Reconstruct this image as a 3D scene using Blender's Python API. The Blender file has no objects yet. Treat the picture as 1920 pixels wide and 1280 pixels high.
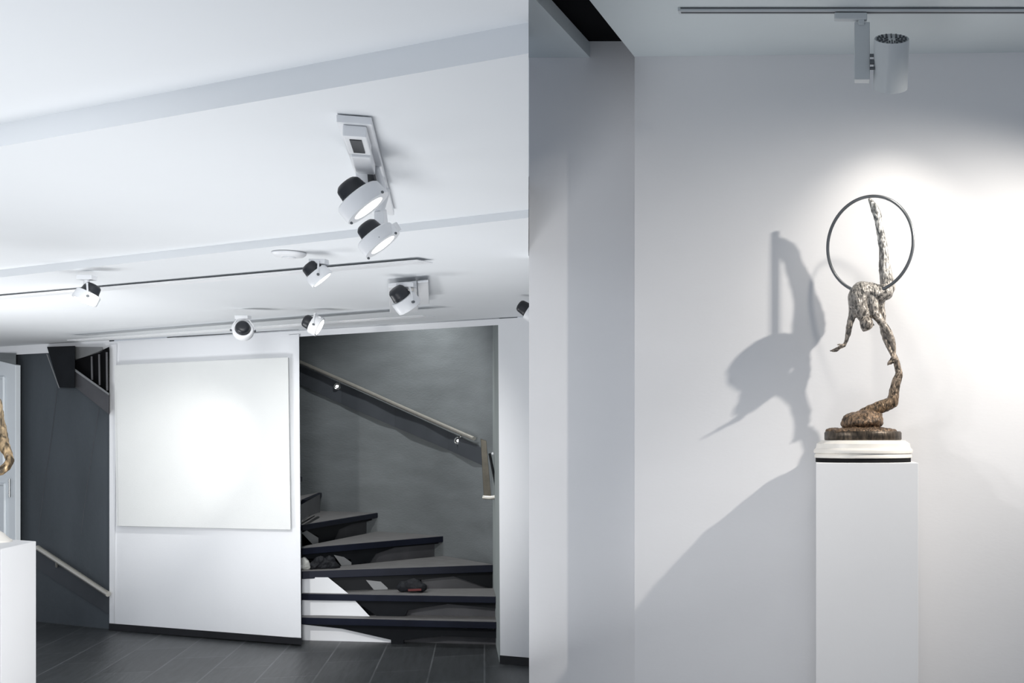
import bpy, bmesh, math, random
from mathutils import Vector, Matrix, Quaternion, noise

random.seed(7)
SC = bpy.context.scene
COL = SC.collection
# ------------------------------------------------------------------ camera
H = 1.60                                  # eye height
PX, PY, F = 1560.0, 820.0, 2200.0         # principal point and focal length (pixels of a 1920 px wide frame)
cam = bpy.data.cameras.new('camera')
cam.sensor_width = 36.0
cam.lens = F / 1920.0 * 36.0
cam.shift_x = -(PX - 960.0) / 1920.0
cam.shift_y = (PY - 640.0) / 1920.0
cam.clip_start = 0.05
cam.clip_end = 200
camo = bpy.data.objects.new('camera', cam)
COL.objects.link(camo)
camo.location = (0, 0, H)
camo.rotation_euler = (math.pi / 2, 0, 0)
SC.camera = camo
SC.view_settings.view_transform = 'Standard'
SC.view_settings.look = 'None'
SC.view_settings.exposure = 0.13
SC.view_settings.gamma = 1.0
SC.view_settings.use_curve_mapping = False


def V(*a):
    return Vector(a)


def P(px, py, D):
    return V((px - PX) / F * D, D, H + (PY - py) / F * D)


def PZ(px, py, z):
    """point at height z"""
    D = (z - H) * F / (PY - py)
    return P(px, py, D)


def mk_plane(a, b):
    """vertical plane through two ground points; returns f(px,py,off) with off = metres behind the plane"""
    a = V(a[0], a[1]); b = V(b[0], b[1])
    d = (b - a).normalized()
    n = V(-d.y, d.x)
    if n.y < 0:
        n = -n

    def f(px, py, off=0.0):
        r = V((px - PX) / F, 1.0)
        D = ((a + n * off).dot(n)) / r.dot(n)
        return P(px, py, D)
    f.d = V(d.x, d.y, 0); f.n = V(n.x, n.y, 0)
    return f


# ------------------------------------------------------------------ materials
def new_mat(name):
    m = bpy.data.materials.new(name); m.use_nodes = True
    nt = m.node_tree
    b = nt.nodes['Principled BSDF']
    return m, nt, b


def paint(name, c, rough=0.6, var=0.03, scale=3.0, bump=0.02, bscale=60.0, metallic=0.0, spec=0.5, stretch=None):
    m, nt, b = new_mat(name)
    N, L = nt.nodes, nt.links
    tc = N.new('ShaderNodeTexCoord')
    src = tc.outputs['Object']
    if stretch:
        mp = N.new('ShaderNodeMapping'); mp.inputs['Scale'].default_value = stretch
        L.new(src, mp.inputs['Vector']); src = mp.outputs['Vector']
    nz = N.new('ShaderNodeTexNoise'); nz.inputs['Scale'].default_value = scale; nz.inputs['Detail'].default_value = 5
    L.new(src, nz.inputs['Vector'])
    cr = N.new('ShaderNodeValToRGB')
    cr.color_ramp.elements[0].position = 0.3; cr.color_ramp.elements[1].position = 0.7
    cr.color_ramp.elements[0].color = (*[max(0, x * (1 - var)) for x in c], 1)
    cr.color_ramp.elements[1].color = (*[min(1, x * (1 + var)) for x in c], 1)
    L.new(nz.outputs['Fac'], cr.inputs['Fac'])
    L.new(cr.outputs['Color'], b.inputs['Base Color'])
    b.inputs['Roughness'].default_value = rough
    b.inputs['Metallic'].default_value = metallic
    b.inputs['Specular IOR Level'].default_value = spec
    if bump > 0:
        n2 = N.new('ShaderNodeTexNoise'); n2.inputs['Scale'].default_value = bscale; n2.inputs['Detail'].default_value = 4
        L.new(src, n2.inputs['Vector'])
        bp = N.new('ShaderNodeBump'); bp.inputs['Strength'].default_value = bump; bp.inputs['Distance'].default_value = 0.02
        L.new(n2.outputs['Fac'], bp.inputs['Height'])
        L.new(bp.outputs['Normal'], b.inputs['Normal'])
    return m


M = {}
M['ceiling'] = paint('white_ceiling_paint', (0.80, 0.82, 0.84), 0.75, 0.01, 1.5, 0.02, 30, spec=0.2)
M['wall'] = paint('white_wall_paint', (0.80, 0.81, 0.83), 0.75, 0.01, 2.0, 0.03, 40, spec=0.2)
M['plaster'] = paint('gallery_plaster', (0.74, 0.74, 0.755), 0.8, 0.012, 2.0, 0.02, 45, spec=0.2, stretch=(1, 1, 2.2))
M['slab'] = paint('grey_green_ceiling_panel', (0.62, 0.67, 0.69), 0.75, 0.02, 2.0, 0.03, 40, spec=0.2)
M['canvas'] = paint('primed_canvas', (0.76, 0.77, 0.76), 0.7, 0.015, 2.2, 0.12, 220, spec=0.15)
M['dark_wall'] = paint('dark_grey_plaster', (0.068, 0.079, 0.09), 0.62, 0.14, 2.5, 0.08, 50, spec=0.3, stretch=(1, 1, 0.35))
M['stair_wall'] = paint('grey_plaster', (0.17, 0.185, 0.19), 0.7, 0.14, 1.6, 0.14, 26, spec=0.25, stretch=(1, 1, 3.5))
M['side_wall'] = paint('grey_green_plaster', (0.32, 0.35, 0.345), 0.7, 0.08, 2.0, 0.05, 40, spec=0.25)
M['black'] = paint('black_painted_steel', (0.007, 0.008, 0.010), 0.55, 0.2, 6.0, 0.03, 60, spec=0.15)
M['black_base'] = paint('black_skirting', (0.008, 0.008, 0.010), 0.5, 0.2, 8.0, 0.02, 60)
M['void'] = paint('black_service_void', (0.006, 0.006, 0.007), 0.9, 0.1, 4.0, 0, spec=0.05)
M['tread'] = paint('charcoal_timber_tread', (0.17, 0.166, 0.165), 0.55, 0.22, 9.0, 0.10, 40, stretch=(1, 6, 6))
M['nosing'] = paint('navy_black_nosing', (0.008, 0.010, 0.019), 0.5, 0.3, 3.0, 0.03, 50, spec=0.15)
M['riser'] = paint('dark_grey_riser', (0.062, 0.062, 0.068), 0.5, 0.15, 5.0, 0.03, 60)
M['grey_plate'] = paint('grey_steel_plate', (0.20, 0.205, 0.21), 0.5, 0.1, 5.0, 0.03, 60)
M['steel'] = paint('brushed_steel', (0.70, 0.67, 0.60), 0.34, 0.05, 20, 0.02, 90, metallic=0.75)
M['chrome'] = paint('polished_steel', (0.72, 0.72, 0.70), 0.18, 0.03, 20, 0.0, metallic=1.0)
M['bracket'] = paint('tarnished_brass_plate', (0.085, 0.078, 0.062), 0.45, 0.2, 14, 0.05, 60, metallic=0.6)
M['rail_shadow_joint'] = paint('slate_rail_shadow_and_joint', (0.060, 0.066, 0.075), 0.6, 0.12, 3.0, 0.03, 50, spec=0.3)  # dark tone for the modelled handrail shadows, also the wall joints
M['lamp_white'] = paint('white_powder_coat', (0.80, 0.81, 0.83), 0.4, 0.01, 10, 0.0)
M['lamp_grey'] = paint('pale_grey_powder_coat', (0.50, 0.53, 0.55), 0.42, 0.015, 10, 0.0)
M['lamp_dark'] = paint('grey_lamp_detail', (0.09, 0.10, 0.11), 0.5, 0.1, 10, 0.0)
M['heat_sink'] = paint('black_heat_sink', (0.013, 0.015, 0.020), 0.4, 0.2, 20, 0.02, 80)
M['door'] = paint('white_door_paint', (0.76, 0.80, 0.83), 0.45, 0.01, 4, 0.01, 50)
M['pedestal'] = paint('white_pedestal_lacquer', (0.74, 0.74, 0.75), 0.5, 0.008, 3, 0.015, 60, spec=0.3)
M['marble'] = paint('cream_stone', (0.74, 0.71, 0.66), 0.4, 0.04, 9, 0.02, 60)
M['base_shadow'] = paint('black_base_shadow', (0.012, 0.012, 0.013), 0.9, 0.1, 20, 0.0, spec=0.1)  # black tone for the shadow under the round base
M['hoop'] = paint('grey_steel_hoop', (0.20, 0.21, 0.22), 0.38, 0.12, 12, 0.02, 80, metallic=0.75)
M['paper'] = paint('crumpled_white_cloth', (0.62, 0.62, 0.58), 0.8, 0.1, 20, 0.3, 60, spec=0.1)
M['bag'] = paint('black_fabric', (0.010, 0.011, 0.014), 0.7, 0.3, 30, 0.3, 60, spec=0.3)
M['red'] = paint('red_fabric_strip', (0.10, 0.014, 0.014), 0.6, 0.1, 20, 0.0)


def emit(name, c, s):
    m, nt, b = new_mat(name)
    b.inputs['Base Color'].default_value = (0.9, 0.9, 0.9, 1)
    b.inputs['Emission Color'].default_value = (*c, 1)
    b.inputs['Emission Strength'].default_value = s
    tc = nt.nodes.new('ShaderNodeTexCoord'); g = nt.nodes.new('ShaderNodeTexNoise')
    nt.links.new(tc.outputs['Object'], g.inputs['Vector'])
    nt.links.new(g.outputs['Fac'], b.inputs['Roughness'])
    return m


M['lens'] = emit('lit_lamp_lens', (1.0, 0.98, 0.93), 4.0)


def floor_mat():
    m, nt, b = new_mat('dark_slate_planks')
    N, L = nt.nodes, nt.links
    tc = N.new('ShaderNodeTexCoord')
    mp = N.new('ShaderNodeMapping')
    mp.inputs['Rotation'].default_value = (0, 0, math.radians(-106.5))
    L.new(tc.outputs['Object'], mp.inputs['Vector'])
    br = N.new('ShaderNodeTexBrick')
    br.inputs['Scale'].default_value = 1.0
    br.inputs['Brick Width'].default_value = 0.95
    br.inputs['Row Height'].default_value = 0.36
    br.inputs['Mortar Size'].default_value = 0.006
    br.inputs['Mortar Smooth'].default_value = 0.2
    br.inputs['Bias'].default_value = 0.0
    br.inputs['Color1'].default_value = (0.028, 0.031, 0.034, 1)
    br.inputs['Color2'].default_value = (0.047, 0.051, 0.054, 1)
    br.inputs['Mortar'].default_value = (0.10, 0.106, 0.11, 1)
    L.new(mp.outputs['Vector'], br.inputs['Vector'])
    mp2 = N.new('ShaderNodeMapping'); mp2.inputs['Scale'].default_value = (2.0, 16.0, 1)
    L.new(mp.outputs['Vector'], mp2.inputs['Vector'])
    nz = N.new('ShaderNodeTexNoise'); nz.inputs['Scale'].default_value = 1.6; nz.inputs['Detail'].default_value = 8
    L.new(mp2.outputs['Vector'], nz.inputs['Vector'])
    mx = N.new('ShaderNodeMix'); mx.data_type = 'RGBA'; mx.blend_type = 'MULTIPLY'
    mx.inputs['Factor'].default_value = 0.55
    cr = N.new('ShaderNodeValToRGB')
    cr.color_ramp.elements[0].position = 0.3; cr.color_ramp.elements[0].color = (0.45, 0.45, 0.45, 1)
    cr.color_ramp.elements[1].position = 0.7; cr.color_ramp.elements[1].color = (1.4, 1.4, 1.4, 1)
    L.new(nz.outputs['Fac'], cr.inputs['Fac'])
    L.new(br.outputs['Color'], mx.inputs['A']); L.new(cr.outputs['Color'], mx.inputs['B'])
    L.new(mx.outputs['Result'], b.inputs['Base Color'])
    b.inputs['Roughness'].default_value = 0.42
    bp = N.new('ShaderNodeBump'); bp.inputs['Strength'].default_value = 0.25; bp.inputs['Distance'].default_value = 0.01
    L.new(nz.outputs['Fac'], bp.inputs['Height']); L.new(bp.outputs['Normal'], b.inputs['Normal'])
    return m


M['floor'] = floor_mat()


def bronze(name, zlo, zhi, lo, hi, metallic=0.55, rough=0.42, rim=0.18, bs=38, bstr=0.55):
    """bronze graded by height: brown at the foot, silvery grey green higher up"""
    m, nt, b = new_mat(name)
    N, L = nt.nodes, nt.links
    tc = N.new('ShaderNodeTexCoord')
    sx = N.new('ShaderNodeSeparateXYZ'); L.new(tc.outputs['Object'], sx.inputs[0])
    mr = N.new('ShaderNodeMapRange'); mr.inputs['From Min'].default_value = zlo; mr.inputs['From Max'].default_value = zhi
    L.new(sx.outputs['Z'], mr.inputs['Value'])
    mx = N.new('ShaderNodeMix'); mx.data_type = 'RGBA'
    L.new(mr.outputs['Result'], mx.inputs['Factor'])
    mx.inputs['A'].default_value = (*lo, 1); mx.inputs['B'].default_value = (*hi, 1)
    mp = N.new('ShaderNodeMapping'); mp.inputs['Scale'].default_value = (1.6, 1.6, 0.55)
    L.new(tc.outputs['Object'], mp.inputs['Vector'])
    nz = N.new('ShaderNodeTexNoise'); nz.inputs['Scale'].default_value = bs; nz.inputs['Detail'].default_value = 7
    nz.inputs['Distortion'].default_value = 0.6
    L.new(mp.outputs['Vector'], nz.inputs['Vector'])
    cr = N.new('ShaderNodeValToRGB')
    cr.color_ramp.elements[0].position = 0.38; cr.color_ramp.elements[0].color = (rim, rim, rim, 1)
    cr.color_ramp.elements[1].position = 0.68; cr.color_ramp.elements[1].color = (1.5, 1.45, 1.4, 1)
    L.new(nz.outputs['Fac'], cr.inputs['Fac'])
    m2 = N.new('ShaderNodeMix'); m2.data_type = 'RGBA'; m2.blend_type = 'MULTIPLY'; m2.inputs['Factor'].default_value = 1
    L.new(mx.outputs['Result'], m2.inputs['A']); L.new(cr.outputs['Color'], m2.inputs['B'])
    L.new(m2.outputs['Result'], b.inputs['Base Color'])
    b.inputs['Metallic'].default_value = metallic
    b.inputs['Roughness'].default_value = rough
    bp = N.new('ShaderNodeBump'); bp.inputs['Strength'].default_value = bstr; bp.inputs['Distance'].default_value = 0.006
    L.new(nz.outputs['Fac'], bp.inputs['Height']); L.new(bp.outputs['Normal'], b.inputs['Normal'])
    return m


# ------------------------------------------------------------------ mesh helpers
def link(name, bm, mat, parent=None, smooth=False, bevel=0.0, seg=2, recalc=True):
    if recalc:
        bmesh.ops.recalc_face_normals(bm, faces=bm.faces)
    me = bpy.data.meshes.new(name)
    bm.to_mesh(me); bm.free()
    if mat is not None:
        me.materials.append(mat)
    o = bpy.data.objects.new(name, me)
    COL.objects.link(o)
    if smooth:
        for p in me.polygons:
            p.use_smooth = True
    if bevel > 0:
        md = o.modifiers.new('bevel', 'BEVEL'); md.width = bevel; md.segments = seg; md.limit_method = 'ANGLE'
        md.angle_limit = math.radians(40)
    if smooth == 'auto':
        md = o.modifiers.new('edge', 'EDGE_SPLIT'); md.split_angle = math.radians(40)
    if parent is not None:
        o.parent = parent
        o.matrix_parent_inverse = parent.matrix_basis.inverted()
    return o


def hexa(bm, lo, hi):
    """solid between two matching point loops"""
    n = len(lo)
    a = [bm.verts.new(p) for p in lo]
    b = [bm.verts.new(p) for p in hi]
    bm.faces.new(a[::-1]); bm.faces.new(b)
    for i in range(n):
        j = (i + 1) % n
        bm.faces.new((a[i], a[j], b[j], b[i]))
    return bm


def slab(pts, vec):
    bm = bmesh.new()
    vec = Vector(vec)
    return hexa(bm, [Vector(p) for p in pts], [Vector(p) + vec for p in pts])


def add_slab(bm, pts, vec):
    vec = Vector(vec)
    return hexa(bm, [Vector(p) for p in pts], [Vector(p) + vec for p in pts])


def add_box(bm, c, s, rot=None):
    c = Vector(c)
    R = rot if rot is not None else Matrix.Identity(3)
    vs = []
    for z in (-1, 1):
        vs.append([c + R @ V(x * s[0] / 2, y * s[1] / 2, z * s[2] / 2) for x, y in ((-1, -1), (1, -1), (1, 1), (-1, 1))])
    return hexa(bm, vs[0], vs[1])


def frame_of(axis, up=(0, 0, 1)):
    z = Vector(axis).normalized()
    u = Vector(up)
    if abs(z.dot(u)) > 0.97:
        u = V(0, 1, 0)
    x = u.cross(z).normalized()
    y = z.cross(x)
    return Matrix((x, y, z)).transposed()


def add_lathe(bm, prof, origin=(0, 0, 0), R=None, n=40, ripple=None):
    """prof: list of (r, h) along local z; closed at both ends"""
    R = R if R is not None else Matrix.Identity(3)
    o = Vector(origin)
    rings = []
    for r, h in prof:
        rings.append([bm.verts.new(o + R @ V(r * math.cos(2 * math.pi * i / n), r * math.sin(2 * math.pi * i / n), h)) for i in range(n)])
    for a, b in zip(rings[:-1], rings[1:]):
        for i in range(n):
            j = (i + 1) % n
            bm.faces.new((a[i], a[j], b[j], b[i]))
    bm.faces.new(rings[0][::-1]); bm.faces.new(rings[-1])
    return bm


def add_tube(bm, pts, r, n=12):
    pts = [Vector(p) for p in pts]
    rings = []
    up = None
    for i, p in enumerate(pts):
        d = (pts[min(i + 1, len(pts) - 1)] - pts[max(i - 1, 0)]).normalized()
        R = frame_of(d)
        rr = r[i] if isinstance(r, (list, tuple)) else r
        rings.append([bm.verts.new(p + R @ V(rr * math.cos(2 * math.pi * k / n), rr * math.sin(2 * math.pi * k / n), 0)) for k in range(n)])
    for a, b in zip(rings[:-1], rings[1:]):
        for k in range(n):
            j = (k + 1) % n
            bm.faces.new((a[k], a[j], b[j], b[k]))
    bm.faces.new(rings[0][::-1]); bm.faces.new(rings[-1])
    return bm


def add_torus(bm, c, R3, R, r, n=72, k=12):
    c = Vector(c)
    rings = []
    for i in range(n):
        a = 2 * math.pi * i / n
        ring = []
        for j in range(k):
            b = 2 * math.pi * j / k
            ring.append(bm.verts.new(c + R3 @ V((R + r * math.cos(b)) * math.cos(a), (R + r * math.cos(b)) * math.sin(a), r * math.sin(b))))
        rings.append(ring)
    for i in range(n):
        a, b = rings[i], rings[(i + 1) % n]
        for j in range(k):
            l = (j + 1) % k
            bm.faces.new((a[j], b[j], b[l], a[l]))
    return bm


def add_chain(bm, pts):
    """tapered limb: [(point, radius), ...] as overlapping balls and cones (welded later by the remesh)"""
    for (p, r) in pts:
        add_lathe(bm, [(r * math.sin(math.pi * (i + .02) / 10.04), -r * math.cos(math.pi * (i + .02) / 10.04)) for i in range(11)], p, None, 16)
    for (p, r), (q, s) in zip(pts[:-1], pts[1:]):
        p = Vector(p); q = Vector(q)
        if (q - p).length < 1e-6:
            continue
        Rm = frame_of(q - p)
        add_lathe(bm, [(r, 0), (s, (q - p).length)], p, Rm, 16)


def blob(name, bm, mat, parent=None, voxel=0.003, smooth_it=6):
    me = bpy.data.meshes.new('tmp'); bm.to_mesh(me); bm.free()
    o = bpy.data.objects.new('tmp', me); COL.objects.link(o)
    md = o.modifiers.new('r', 'REMESH'); md.mode = 'VOXEL'; md.voxel_size = voxel; md.use_smooth_shade = True
    ms = o.modifiers.new('s', 'SMOOTH'); ms.iterations = smooth_it; ms.factor = 0.5
    dg = bpy.context.evaluated_depsgraph_get()
    dg.update()
    m2 = bpy.data.meshes.new_from_object(o.evaluated_get(dg))
    bpy.data.objects.remove(o); bpy.data.meshes.remove(me)
    m2.name = name
    m2.materials.clear(); m2.materials.append(mat)
    for p in m2.polygons:
        p.use_smooth = True
    r = bpy.data.objects.new(name, m2); COL.objects.link(r)
    if parent is not None:
        r.parent = parent
        r.matrix_parent_inverse = parent.matrix_basis.inverted()
    return r


def roughen(o, amp, sc, seed=0.0):
    vs = o.data.vertices
    cos = [v.co.copy() for v in vs]; nor = [v.normal.copy() for v in vs]
    out = []
    for c, nn in zip(cos, nor):
        d = noise.noise(c * sc + V(seed, seed, seed)) + 0.5 * noise.noise(c * sc * 2.3)
        out.extend(c + nn * (d * amp))
    vs.foreach_set('co', out)
    o.data.update()
    return o


def thing(name, label, cat, loc=(0, 0, 0), group=None):
    o = bpy.data.objects.new(name, None); COL.objects.link(o)
    o.empty_display_size = 0.1
    o.location = loc
    return tag(o, label, cat, group)


def tag(o, label, cat, group=None, kind=None):
    o['label'] = label; o['category'] = cat
    if group: o['group'] = group
    if kind: o['kind'] = kind
    return o


def struct(o, label, cat):
    o['kind'] = 'structure'; o['label'] = label; o['category'] = cat
    return o


# ================================================================== LEFT ROOM
def ground(px, py):
    return PZ(px, py, 0.0)


W = mk_plane(ground(205, 1180), ground(940, 1243))            # the white wall's face
WD = mk_plane(ground(68, 1165), ground(200, 1178.5))          # dark wall seen through the left opening
up = V(0, 0, 1)


def wall_quad(pl, pts, back, depth):
    """prism: image polygon on plane pl, its back face offset (radially) so that no end face shows"""
    bm = bmesh.new()
    a = [pl(x, y, back) for x, y in pts]
    b = [pl(x, y, back + depth) for x, y in pts]
    return hexa(bm, a, b)


def at_floor(pl, px, off=0.0):
    p = pl(px, 900, off); return V(p.x, p.y, 0)


def zed(p, z):
    return V(p.x, p.y, z)


# --- floor of the left room and of the niche
bm = bmesh.new()
add_slab(bm, [V(-13, 2.5, 0), V(4.5, 2.5, 0), V(4.5, 13.5, 0), V(-13, 13.5, 0)], (0, 0, -0.12))
struct(link('floor', bm, M['floor']), 'dark slate plank floor in front of the white wall and stairs', 'floor')

# --- stepped white ceiling
C_l, C_r = PZ(-700, 599, H + 0.785), PZ(991, 408, H + 0.815)
C0 = PZ(0, 520, H + 0.79)
B_l, B_r = zed(C_l, H + 0.834), zed(C_r, H + 0.845)
A_l, A_r = PZ(-700, 398, H + 0.833), PZ(991, 100, H + 0.842)     # near edge of the middle ceiling
A2_l, A2_r = zed(A_l, H + 0.892), zed(A_r, H + 0.910)


def ext(a, b, t):
    return a + (b - a) * t


Wl, Wr = W(-700, 690), W(992, 598)
# far ceiling: from the second step to the wall, reaching on behind the partition
Wr2 = W(1260, 577)
cr_far = P(991, 0, 5.3); cr_far = V(cr_far.x, cr_far.y, H + 0.82)
beh = V(-0.85, 5.4, H + 0.815)
bm = bmesh.new()
add_slab(bm, [C_l, C_r, cr_far, beh, Wr2, Wl], (0, 0, 0.30))
struct(link('ceiling', bm, M['ceiling']), 'lowest white ceiling, meeting the white wall above the stairs', 'ceiling')
bm = bmesh.new()
add_slab(bm, [A_l, A_r, B_r, B_l], (0, 0, 0.30))
struct(link('ceiling', bm, M['ceiling']), 'middle white ceiling carrying the large twin spotlights', 'ceiling')
near_l, near_r = V(-4.2, 0.6, H + 0.90), V(-0.2585 * .6, 0.6, H + 0.93)
bm = bmesh.new()
add_slab(bm, [near_l, near_r, A2_r, A2_l], (0, 0, 0.25))
struct(link('ceiling', bm, M['ceiling']), 'highest white ceiling at the top left, in front of the first step', 'ceiling')
# added fascia closing the stepped ceiling's side, keeps light out of the niche
bm = bmesh.new()
e0, e1 = V(-0.2585 * .6, 0.6, H + 0.95), V(-0.2585 * 4.9, 4.9, H + 0.87)
hexa(bm, [e0, e1, zed(e1, 3.7), zed(e0, 3.7)], [p + V(-0.03, 0, 0) for p in (e0, e1, zed(e1, 3.7), zed(e0, 3.7))])
struct(link('added_fascia', bm, M['wall']), 'white fascia added beside the stepped ceiling to keep light out of the niche', 'trim')

# --- white wall: centre block between the openings, right block, lintel, left jamb
bm = wall_quad(W, [(205, 1180), (565, 1207), (561, 618), (205, 640)], 0.0, 0.07)
struct(link('wall_front', bm, M['wall']), 'white wall panel between the two dark openings', 'wall')
bm = wall_quad(W, [(938, 1243), (1260, 1270), (1260, 560), (934, 600)], 0.0, 0.25)
struct(link('wall_right', bm, M['wall']), 'narrow white wall to the right of the staircase opening', 'wall')
bm = wall_quad(W, [(-700, 703), (205, 655.5), (205, 636), (-700, 681)], 0.002, 0.09)
add = wall_quad(W, [(560, 631), (936, 609), (936, 596), (560, 612)], 0.002, 0.09)
struct(link('trim_2', bm, M['wall']), 'white lintel over the left opening', 'trim')
struct(link('trim_3', add, M['wall']), 'white lintel over the staircase opening', 'trim')
# pilaster strips either side of the hung canvas
bm = wall_quad(W, [(205.5, 1168), (214, 1169), (219, 645), (205.5, 646)], -0.012, 0.012)
struct(link('trim_4', bm, M['wall']), 'thin white edge strip along the left side of the wall panel', 'trim')
bm = wall_quad(W, [(549, 1194), (564.5, 1195), (560.5, 626), (541, 628)], -0.012, 0.012)
struct(link('trim_5', bm, M['wall']), 'thin white edge strip along the right side of the wall panel', 'trim')
bm = wall_quad(W, [(330, 640), (992, 598), (992, 594), (330, 634)], -0.012, 0.02)
struct(link('trim_6', bm, M['wall']), 'thin white moulding where the ceiling meets the wall', 'trim')
# black skirtings
bm = wall_quad(W, [(204, 1181), (566, 1208.5), (566, 1196), (204, 1168)], -0.022, 0.022)
struct(link('baseboard_front', bm, M['black_base']), 'black skirting under the white wall panel', 'baseboard')
bm = wall_quad(W, [(937, 1244), (1260, 1272), (1260, 1255), (937, 1228)], -0.022, 0.022)
struct(link('baseboard_right', bm, M['black_base']), 'black skirting under the narrow right wall', 'baseboard')

# --- dark wall in the left opening, its ceiling
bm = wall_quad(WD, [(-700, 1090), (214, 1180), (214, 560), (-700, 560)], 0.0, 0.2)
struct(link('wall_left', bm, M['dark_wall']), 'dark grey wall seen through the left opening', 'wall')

# --- white door at the far left
Dd = 9.9


def DP(px, py, off=0.0):
    return WD(px, py, -0.10 + off)


door = thing('door', 'white panelled door standing at the far left edge beside the dark wall', 'door', at_floor(WD, -20, -0.1))
door['kind'] = 'structure'
door.name = 'door_1'
fl = WD(29, 1166, -0.10)
b0 = at_floor(WD, 29, -0.10)
dl = at_floor(WD, -150, -0.10)
bm = bmesh.new()
hexa(bm, [zed(b0, 0.012), zed(dl, 0.012), WD(-150, 640, -.10), WD(29, 684, -.10)],
     [p + W.n * 0.045 for p in (zed(b0, 0.012), zed(dl, 0.012), WD(-150, 640, -.10), WD(29, 684, -.10))])
link('leaf', bm, M['door'], door, bevel=0.004)
for (x0, x1, y0, y1) in ((-60, 7, 705, 880), (-60, 9, 905, 1120)):
    bm = bmesh.new()
    ring = [(x0, y0), (x1, y0 + 3), (x1, y1), (x0, y1)]
    q = [WD(x, y, -0.112) for x, y in ring]
    for i in range(4):
        a, b = q[i], q[(i + 1) % 4]
        add_tube(bm, [a, b], 0.011, 8)
    link('panel_moulding', bm, M['door'], door, smooth='auto')
bm = bmesh.new()
add_tube(bm, [WD(17.5, 897, -0.14), WD(17.5, 932, -0.14)], 0.008, 10)
for y in (901, 928):
    add_tube(bm, [WD(17.5, y, -0.14), WD(17.5, y, -0.10)], 0.006, 8)
h = link('handle', bm, M['chrome'], door, smooth='auto'); h['label'] = 'slim grey pull handle'
bm = wall_quad(WD, [(-150, 676), (30, 684), (30, 662), (-150, 655)], -0.09, 0.06)
struct(link('trim_7', bm, M['stair_wall']), 'grey band above the white door', 'trim')

# --- upper flight of stairs seen under the lintel of the left opening
us = thing('upper_staircase', 'black underside of an upper stair flight in the left opening', 'staircase', zed(WD(150, 700, -0.05), 1.9))
bm = bmesh.new()
hexa(bm, [WD(88, 650, -.13), WD(141, 648, -.13), WD(140, 727, -.13), WD(111, 726, -.13)],
     [WD(88, 650, -.005), WD(141, 648, -.005), WD(140, 727, -.005), WD(111, 726, -.005)])
link('newel_post', bm, M['black'], us, bevel=0.004)
bm = bmesh.new()
pl_ = [(139, 692), (204.5, 739), (204.5, 777), (139, 724)]
hexa(bm, [WD(x, y, -.10) for x, y in pl_], [WD(x, y, -.005) for x, y in pl_])
link('stringer', bm, M['riser'], us, bevel=0.004)
bm = bmesh.new()
pl_ = [(139, 690), (204.5, 737), (204.5, 741), (139, 695)]
hexa(bm, [WD(x, y, -.12) for x, y in pl_], [WD(x, y, -.085) for x, y in pl_])
link('stringer_edge', bm, M['grey_plate'], us)
bm = bmesh.new()
pl_ = [(141, 676), (192, 656), (204.5, 650), (204.5, 737), (141, 690)]
hexa(bm, [WD(x, y, -.06) for x, y in pl_], [WD(x, y, -.03) for x, y in pl_])
link('soffit', bm, M['void'], us)
pl_ = [(141, 650), (192, 650), (192, 659), (141, 674)]
bm = bmesh.new()
hexa(bm, [WD(x, y, -.06) for x, y in pl_], [WD(x, y, -.03) for x, y in pl_])
link('fascia', bm, M['grey_plate'], us)
for i in range(3):
    x = 172 + i * 14
    bm = bmesh.new(); add_tube(bm, [WD(x, 668 - i * 4, -.09), WD(x + 1, 712 + i * 10, -.09)], 0.008, 8)
    link('baluster', bm, M['riser'], us, smooth='auto')
bm = bmesh.new()
for (x0, y0, x1, y1) in ((88, 664, 111, 727),):
    add_tube(bm, [WD(x0, y0, -.133), WD(x1, y1, -.133)], 0.004, 6)
link('edge_strip', bm, M['grey_plate'], us, smooth='auto')
# pale joint strips on the dark wall
bm = bmesh.new()
add_tube(bm, [WD(108, 728, 0.0), WD(97, 820, 0.0), WD(84, 905, 0.0), WD(72, 1000, 0)], 0.0045, 6)
struct(link('trim_8', bm, M['rail_shadow_joint'], smooth='auto'), 'faint pale joint down the dark wall under the black post', 'trim')
bm = bmesh.new()
add_tube(bm, [WD(186, 765, 0.0), WD(176, 830, 0.0), WD(165, 900, 0.0), WD(152, 1000, 0)], 0.0045, 6)
struct(link('trim_9', bm, M['rail_shadow_joint'], smooth='auto'), 'faint pale joint down the dark wall beside the white panel', 'trim')

# --- handrail in the left opening
hr = thing('handrail', 'polished steel handrail sloping down the dark wall behind the left pedestal', 'handrail', WD(140, 1075, -0.03))
bm = bmesh.new(); add_tube(bm, [WD(70, 1026, -.06), WD(76, 1030, -.06), WD(140, 1072, -.06), WD(203.5, 1114, -.06)], 0.021, 14)
link('rail', bm, M['steel'], hr, smooth='auto')
bm = bmesh.new(); add_tube(bm, [WD(106, 1053, -.06), WD(106, 1062, -.04), WD(106, 1060, 0.0)], 0.009, 10)
link('wall_bracket', bm, M['steel'], hr, smooth='auto')
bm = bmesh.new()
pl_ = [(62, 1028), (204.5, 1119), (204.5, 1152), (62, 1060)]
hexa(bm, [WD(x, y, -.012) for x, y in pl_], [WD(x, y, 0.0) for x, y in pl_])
o = link('rail_shadow_strip', bm, M['rail_shadow_joint'], hr); o['label'] = 'dark strip on the wall standing for the shadow of the rail'  # shadow band below the rail, built as a dark strip

# --- stairwell: curved grey wall
WELL = [V(-2.33, 8.32), V(-2.50, 8.85), V(-2.79, 9.72), V(-3.08, 10.08), V(-3.45, 10.42), V(-3.85, 10.72), V(-4.20, 10.92), V(-4.60, 11.10), V(-5.0, 11.24), V(-5.6, 11.36), V(-6.4, 11.45)]
corner = at_floor(W, 937, 0.02)


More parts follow.
